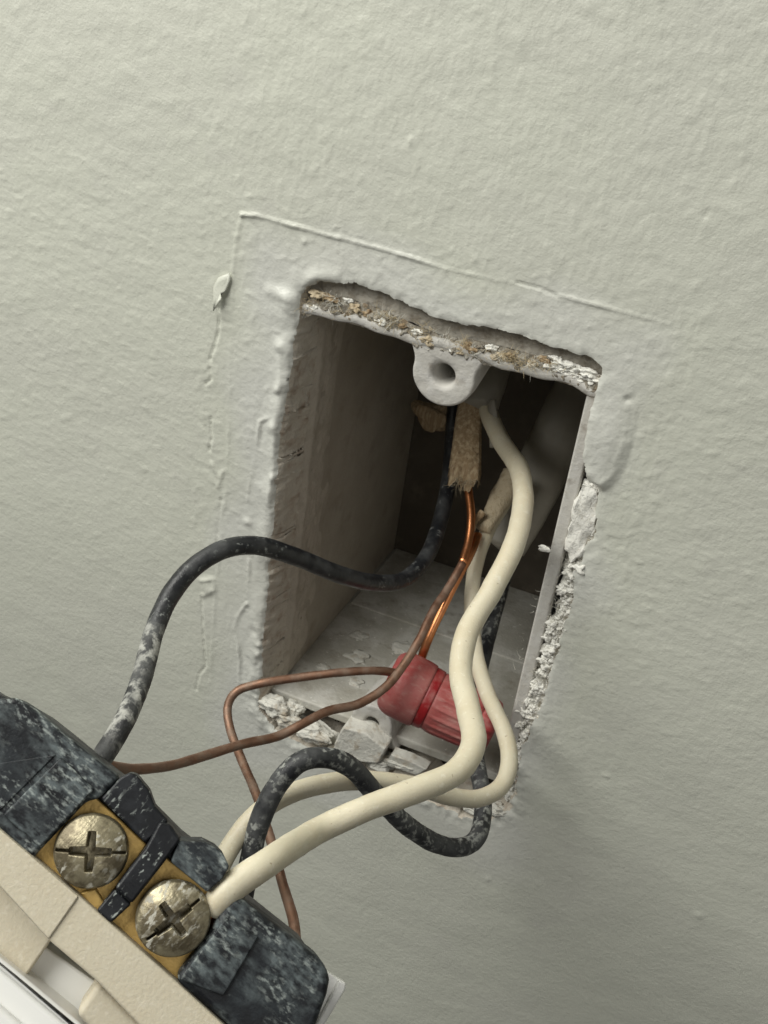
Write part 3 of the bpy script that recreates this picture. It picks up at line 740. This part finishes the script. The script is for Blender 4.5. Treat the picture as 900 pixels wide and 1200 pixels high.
o = build('paper_filler', V, Fs, M['kraft'], None, origin=org); o.location = (0, 0, 0); o.parent = kr
V, Fs = tube_data([A(576, 470, 36, 1.2), A(578, 500, 33, 1.3), A(577, 524, 31, 0.8)], 1, seg=10, flat=0.4, lump=0.25)
o = build('torn_sheath_strip', V, Fs, M['sheath'], None, origin=org); o.location = (0, 0, 0); o.parent = kr

# ------------------------------------------------------------------ receptacle frame (its side faces the camera)
D0 = 127.0
Uc = np.array([.743, .669, 0.0]); Vc = np.array([.669, -.743, 0.27])
Uc /= np.linalg.norm(Uc); Vc -= Uc*(Uc@Vc); Vc /= np.linalg.norm(Vc); Nc = np.cross(Uc, Vc)
if Nc[2] > 0: Nc = -Nc
O_c = np.array([(150-450)/F*D0, (1020-600)/F*D0, D0])
UW, VWd, NW = RM.T@Uc, RM.T@Vc, RM.T@Nc
OW = CW+RM.T@O_c
def duv(px, py, w=0.0):
    """pixel -> (u, v) on the plane w of the receptacle frame"""
    r = np.array([(px-450)/F, (py-600)/F, 1.0]); o = O_c+Nc*w
    t = (o@Nc)/(r@Nc); p = r*t-o
    return np.array([p@Uc, p@Vc])
def dworld(u, v, w): return OW+UW*u+VWd*v+NW*w
def dpx(px, py, w):
    u, v = duv(px, py, w); return dworld(u, v, w)

# ------------------------------------------------------------------ wires
def wire(name, label, pts, r, mat, lump=0.05, seg=18, seed=0, group=None):
    V, Fs = tube_data(pts, r, seg=seg, lump=lump, seed=seed)
    o = build(name, V, Fs, mat)
    return tag(o, label, 'wire', group)

bw = wire('black_wire', 'black insulated wire arching from the box to the far end of the receptacle',
     [A(533, 470, 44), A(530, 510, 40), A(526, 560, 33), A(516, 610, 24), A(500, 652, 14), A(474, 679, 5), A(440, 683, -3), A(400, 674, -11), A(350, 654, -18), A(305, 640, -24), A(265, 643, -29), A(228, 664, -34), A(200, 697, -39), A(180, 742, -45), A(166, 795, -52), A(147, 842, -59), A(122, 884, -64), A(104, 908, -66)],
     1.5, M['black'], 0.06, 20, 1)
# plaster smeared over its end by the receptacle
bw.data.materials.append(M['black_plaster'])
for p_ in bw.data.polygons:
    t_ = p_.index/len(bw.data.polygons)
    if t_ > 0.80: p_.material_index = 1
wire('black_wire', 'black insulated wire looping below the red connector to behind the receptacle',
     [A(600, 640, 42), A(588, 690, 36), A(574, 740, 27), A(562, 790, 16), A(556, 840, 4), A(558, 890, -8), A(566, 935, -17), A(562, 975, -24), A(545, 992, -28), A(515, 990, -32), A(478, 968, -37), A(444, 935, -41), A(412, 900, -44), A(382, 888, -47), A(350, 894, -50), A(322, 925, -53), A(303, 968, -56), A(292, 1015, -59), A(283, 1060, -62), A(276, 1095, -64)],
     1.5, M['black_dusty'], 0.08, 20, 2)
ORG_W = dpx(246, 1068, -2.0)
cw = thing('cream_wire', 'thick cream insulated wire clamped under the lower terminal screw', 'wire', ORG_W)
def wpart(name, pts, r, mat, **k):
    V, Fs = tube_data(pts, r, **k)
    o = build(name, V, Fs, mat, None, origin=ORG_W); o.location = (0, 0, 0); o.parent = cw
    return o
wpart('insulation', [A(566, 455, 44, 1.75), A(573, 485, 37, 1.75), A(588, 518, 27, 1.75), A(608, 550, 15, 1.75), A(613, 590, 4, 1.75), A(602, 640, -7, 1.75), A(576, 692, -15, 1.75), A(549, 738, -22, 1.75), A(540, 785, -29, 1.75), A(549, 832, -36, 1.75), A(555, 870, -43, 1.75), A(535, 904, -50, 1.7), A(490, 925, -56, 1.66), A(430, 947, -62, 1.62), A(370, 975, -68, 1.6),
                      tuple(dpx(318, 1008, -3.5))+(1.6,), tuple(dpx(280, 1034, -1.5))+(1.62,), tuple(dpx(258, 1053, -1.3))+(1.6,), tuple(dpx(250, 1068, -1.8))+(1.3,)], 1.7, M['cream'], seg=22, lump=0.07, seed=4)
su, sv = duv(203, 1076, -2.6)
arc = [dworld(su+3.3*math.cos(a), sv+3.3*math.sin(a), -2.75) for a in np.linspace(-0.15, 4.4, 16)]
wpart('copper_loop', [tuple(dpx(250, 1066, -2.3))]+[tuple(p) for p in arc], 0.8, M['bright_copper'], seg=12)
wire('cream_wire', 'thinner cream insulated wire curving around behind the red connector',
     [A(604, 560, 38), A(590, 590, 33), A(570, 625, 27), A(556, 670, 21), A(553, 720, 14), A(558, 770, 6), A(572, 815, -2), A(590, 855, -9), A(597, 890, -14), A(588, 920, -19), A(563, 935, -24), A(530, 934, -29), A(490, 922, -34), A(440, 915, -39), A(390, 917, -44), A(340, 930, -49), A(300, 955, -54), A(275, 985, -58), A(258, 1015, -62), A(250, 1040, -64)],
     1.45, M['cream'], 0.06, 20, 5)

org = at(500, 740, 5)
cg = thing('copper_wire', 'bare copper wire from the brown paper passing over the red connector to the receptacle', 'wire', org)
def cpart(name, pts, r, mat, root, org, **k):
    V, Fs = tube_data(pts, r, **k)
    o = build(name, V, Fs, mat, None, origin=org); o.location = (0, 0, 0); o.parent = root
    return o
cpart('bright_end', [A(545, 545, 32), A(549, 575, 28), A(552, 605, 24), A(549, 635, 20), A(542, 660, 16)], 0.82, M['bright_copper'], cg, org, seg=14, lump=0.03)
cpart('dull_length', [A(542, 660, 16), A(526, 688, 11), A(508, 715, 5), A(492, 748, -1), A(474, 778, -6), A(452, 805, -11), A(420, 825, -16), A(385, 833, -21), A(355, 848, -26), A(325, 863, -30), A(285, 872, -36), A(245, 884, -42), A(205, 896, -49), A(170, 901, -55), A(140, 900, -60), A(112, 892, -64)], 0.78, M['copper'], cg, org, seg=16, lump=0.05)
org2 = at(505, 740, 8)
cpt = thing('copper_wire', 'short bright copper wire twisted beside the dull one above the red connector', 'wire', org2)
cpart('strand', [A(560, 627, 24), A(552, 648, 19), A(536, 678, 14), A(521, 708, 10), A(508, 735, 7), A(497, 762, 5), A(490, 785, 5)], 0.82, M['bright_copper'], cpt, org2, seg=14, lump=0.03)
wire('copper_wire', 'bare copper wire bent in a hairpin left of the red connector',
     [A(500, 800, 2), A(470, 790, -3), A(440, 786, -8), A(400, 788, -12), A(350, 794, -16), A(305, 801, -20), A(278, 810, -22), A(267, 828, -24), A(270, 855, -27), A(283, 890, -32), A(300, 930, -39), A(316, 980, -46), A(331, 1035, -54), A(343, 1075, -60), A(347, 1105, -64)],
     0.76, M['copper'], 0.05, 16, 7)

# ------------------------------------------------------------------ red wire connector
p0 = at(466, 800, -1.0); p1 = at(570, 852, 0.5)
axv = p1-p0; Lc = np.linalg.norm(axv); axv /= Lc
e1 = np.cross(axv, (0, 1, 0)); e1 /= np.linalg.norm(e1); e2 = np.cross(axv, e1)
rc = thing('wire_connector', 'dusty red plastic twist connector lying in the box', 'connector', p0)
def lathe(prof, n=144, rib=None, closed=False):
    V = []; Fs = []
    for k, (t, r) in enumerate(prof):
        for j in range(n):
            a = 2*math.pi*j/n
            rr = r+(rib(t, a) if rib else 0)
            V.append(axv*(t*Lc)+rr*(math.cos(a)*e1+math.sin(a)*e2))
    for k in range(len(prof)-1):
        for j in range(n):
            j2 = (j+1) % n
            Fs.append((k*n+j, (k+1)*n+j, (k+1)*n+j2, k*n+j2))
    return np.array(V), Fs
def rp(name, prof, mat, rib=None):
    V, Fs = lathe(prof, rib=rib)
    o = build(name, V, Fs, mat, rc, origin=(0, 0, 0)); return o
R0 = 6.2
rp('skirt', [(0.05, R0*.50), (-0.06, R0*.52), (-0.105, R0*.58), (-0.11, R0*.66)]+[(-0.11+0.17*(1-math.cos(q_)), R0*(0.66+0.34*math.sin(q_))) for q_ in np.linspace(0.15, 1.57, 9)]+[(0.20, R0*1.0), (0.275, R0*.985), (0.30, R0*.965), (0.304, R0*.93)], M['red'])
rp('collar', [(0.295, R0*.8), (0.30, R0*.93), (0.33, R0*.93), (0.38, R0*.92), (0.40, R0*.91), (0.41, R0*.8)], M['red_clean'])
rp('barrel', [(0.39, R0*.84), (0.395, R0*.88)]+[(0.40+0.50*t, R0*(0.90-0.10*t)) for t in np.linspace(0.05, 1, 12)]+[(0.905, R0*.70)], M['red'],
   rib=lambda t, a: 0.30*max(0, math.cos(a*18))**2*min(1, max(0, (t-0.42)*12)))
rp('tip', [(0.89, R0*.74), (0.90, R0*.84), (0.93, R0*.87), (1.0, R0*.86), (1.05, R0*.80), (1.08, R0*.66), (1.085, R0*.4), (1.07, R0*.2), (1.06, 0.02)], M['red_clean'], rib=lambda t, a: 0.16*math.cos(a*20)*(1 if 0.9 < t < 1.06 else 0.2))
rp('bore', [(0.05, R0*.50), (0.3, R0*.45), (0.35, 0.02)], M['red_clean'])

# ------------------------------------------------------------------ the receptacle
dev = thing('receptacle', 'dust covered black and ivory receptacle hanging by its wires', 'receptacle', (0, 0, 0))
mt = Matrix.Identity(4)
for i in range(3):
    mt[i][0] = UW[i]; mt[i][1] = VWd[i]; mt[i][2] = NW[i]; mt[i][3] = OW[i]*MM
dev.matrix_world = mt
def prism(name, pxs, w0, w1, mat, bev=0.35, parent=None, seg=3, smooth_poly=False):
    W = np.broadcast_to(np.asarray(w1, float), (len(pxs),))
    P = np.array([duv(a, b, w) for (a, b), w in zip(pxs, W)])
    area = 0.5*np.sum(P[:, 0]*np.roll(P[:, 1], -1)-P[:, 1]*np.roll(P[:, 0], -1))
    if area < 0: P = P[::-1]; W = W[::-1]
    n = len(P)
    V = [(u, v, w) for (u, v), w in zip(P, W)]+[(u, v, w0) for u, v in P]
    Fs = [tuple(range(n)), tuple(range(2*n-1, n-1, -1))]+[(i, n+i, n+(i+1) % n, (i+1) % n) for i in range(n)]
    o = build(name, V, Fs, mat, parent or dev, origin=(0, 0, 0))
    if bev: bevel(o, bev, seg, 30)
    return o
BACK = -24.0
body = prism('body', [(-60, 780), (-20, 806), (20, 822), (44, 836), (72, 858), (100, 881), (142, 914), (180, 950), (215, 985), (245, 1008), (282, 1054), (327, 1090), (370, 1124), (381, 1142), (380, 1160), (362, 1216), (280, 1225), (0, 972), (-60, 920)], BACK, -3.6, M['body_tab'], 1.2)
prism('body_end', [(-60, 845), (-15, 822), (4, 818), (20, 817), (42, 831), (70, 855), (98, 878), (140, 911), (117, 936), (101, 939), (43, 1000), (38, 1008), (-60, 918)], -6, 0.0, M['body'], 0.9)
prism('raised_panel', [(71, 887), (111, 925), (47, 993), (3, 955)], -0.5, 0.55, M['body'], 0.25)
prism('raised_panel', [(-40, 900), (66, 884), (0, 950), (-40, 930)], -0.5, 0.18, M['body'], 0.15)
prism('clamp_tab', [(118, 936), (141, 911), (152, 905), (160, 908), (175, 926), (182, 945), (198, 962), (186, 974), (170, 988)], -7, 0.2, M['body_tab'], 0.3)
prism('divider_rib', [(187, 962), (200, 966), (212, 984), (190, 1014), (154, 1060), (140, 1047), (134, 1041), (170, 994)], -5, 0.7, M['body_tab'], 0.4)
prism('divider_rib', [(140, 1046), (154, 1060), (130, 1082), (113, 1067), (134, 1042)], -5, 0.1, M['body_tab'], 0.3)
prism('clamp_tab', [(209, 985), (219, 986), (238, 986), (254, 994), (263, 1003), (269, 1016), (261, 1030), (243, 1046), (200, 1010)], -7, 0.3, M['body'], 0.25)
prism('body_end', [(262, 1062), (270, 1054), (280, 1050), (327, 1086), (373, 1122), (384, 1134), (387, 1150), (384, 1166), (364, 1222), (290, 1222), (204, 1148), (246, 1092)], -6, 0.0, M['body'], 0.9)
prism('raised_panel', [(264, 1076), (303, 1098), (262, 1168), (211, 1148)], -0.5, 0.4, M['body'], 0.2)
prism('brass_plate', [(30, 1012), (106, 928), (172, 990), (112, 1074)], -4.4, -2.0, M['brass'], 0.2)
prism('brass_plate', [(116, 1084), (194, 1004), (270, 1064), (208, 1156)], -4.4, -2.3, M['brass'], 0.2)

def screw(px, py, rx, w0, ang, seed, slot):
    c = duv(px, py, -0.6); n = 120; R_ = rx
    g = np.linspace(-1, 1, n)
    # square grid mapped to a disc
    V = []; hs = []
    for j in range(n):
        for i in range(n):
            a, b = g[i], g[j]
            x = a*math.sqrt(1-b*b/2); y = b*math.sqrt(1-a*a/2)
            V.append((x*R_, y*R_))
    V = np.array(V); r = np.hypot(V[:, 0], V[:, 1])
    z = w0+1.75-1.15*(r/R_)**2-0.9*np.clip((r/R_-0.93)/0.07, 0, 1)**2
    ca, sa = math.cos(ang), math.sin(ang)
    p = V[:, 0]*ca+V[:, 1]*sa; q_ = -V[:, 0]*sa+V[:, 1]*ca
    def arm(s_, t_, hl, hw): return np.clip((hw-np.abs(t_))/0.09+0.5, 0, 1)*np.clip((hl-np.abs(s_))/0.2+0.5, 0, 1)
    cross = np.maximum(arm(p, q_, 2.1, 0.49-0.06*np.abs(p)), arm(q_, p, 2.0, 0.49-0.06*np.abs(q_)))
    cross = np.maximum(cross, 0.6*arm(p, q_, slot, 0.12))
    dep = 2.8*cross*(1-0.2*(r/R_))
    z = z-dep
    V3 = np.column_stack([V[:, 0]+c[0], V[:, 1]+c[1], z])
    V3[:, 2] += 0.03*fbm(np.column_stack([V3[:, 0], V3[:, 1], np.zeros(len(V3))])+seed*7, 1.5, 3, seed)
    Fs = [(j*n+i, j*n+i+1, (j+1)*n+i+1, (j+1)*n+i) for j in range(n-1) for i in range(n-1)]
    o = build('terminal_screw', V3, Fs, M['screw'], dev, origin=(0, 0, 0))
    # rim and shank
    Vr = []; m_ = 64
    for (rr, zz) in ((R_*1.0, w0-0.28), (R_*0.985, w0-1.15), (R_*.5, w0-1.2), (R_*.45, w0-3.0)):
        for k in range(m_):
            a = 2*math.pi*k/m_; Vr.append((c[0]+rr*math.cos(a), c[1]+rr*math.sin(a), zz))
    Fr = [(k*m_+j, (k+1)*m_+j, (k+1)*m_+(j+1) % m_, k*m_+(j+1) % m_) for k in range(3) for j in range(m_)]
    build('head_rim', Vr, Fr, M['screw'], o, origin=(0, 0, 0))
    return o
s1 = screw(107, 997, 3.95, -0.5, 0.66, 1, 3.6); s1['label'] = 'terminal screw without a wire, upper left'
s2 = screw(203, 1076, 4.0, -0.4, 1.35, 2, 3.3); s2['label'] = 'terminal screw holding the cream wire'
# small brass foot below the first screw
prism('brass_foot', [(93, 1046), (112, 1040), (124, 1060), (112, 1072)], -3.6, -1.3, M['brass'], 0.3)

# ivory frame, its pads and the white cover plate
prism('ivory_frame', [(-70, 908), (0, 971), (94, 1051), (154, 1104), (205, 1149), (300, 1236), (250, 1290), (163, 1202), (112, 1149), (58, 1103), (0, 1040), (-70, 972)], -22, 0.35, M['ivory'], 0.35)
prism('frame_step', [(-70, 909), (0, 972), (92, 1051), (57, 1101), (0, 1039), (-70, 972)], 0.0, 0.62, M['ivory'], 0.2)
prism('ivory_pad', [(-70, 960), (0, 1030), (64, 1096), (34, 1140), (28, 1146), (20, 1145), (0, 1127), (-70, 1066)], -18, -5.0, M['ivory'], 0.9, seg=5)
prism('ivory_pad', [(88, 1188), (114, 1150), (190, 1225), (160, 1262)], -14, -2.4, M['ivory'], 0.8, seg=5)
prism('cover_plate', [(-70, 1040), (0, 1096), (40, 1100), (118, 1155), (180, 1215), (150, 1262), (90, 1200), (-70, 1060)], -20, -8.0, M['white'], 0.4)
prism('plate_lip', [(-70, 1062), (0, 1122), (26, 1143), (90, 1196), (160, 1260), (152, 1270), (85, 1208), (-70, 1078)], -20, -3.2, M['white'], 0.6)
prism('plate_lip', [(-70, 1074), (0, 1134), (84, 1204), (150, 1275), (120, 1310), (-70, 1150)], -20, -3.9, M['white'], 0.8)
prism('plate_lip', [(-70, 1120), (0, 1180), (40, 1215), (20, 1260), (-70, 1200)], -20, -2.8, M['white'], 0.6)
prism('end_flange', [(380, 1136), (396, 1146), (404, 1152), (404, 1158), (370, 1216), (340, 1216)], -11, -9.6, M['white'], 0.3)
prism('flange_rim', [(398, 1148), (406, 1152), (405, 1160), (372, 1216), (362, 1216)], -11, -9.0, M['white'], 0.3)

# ------------------------------------------------------------------ small loose bits
V, Fs = lump_data(at(638, 643, -2), (1.1, 0.25, 0.55), 210, 2, 0.5, 1.0)
o = tag(build('paper_scrap', V, Fs, M['gypsum']), 'tiny pale paper scrap hanging by the right box rim', 'scrap')
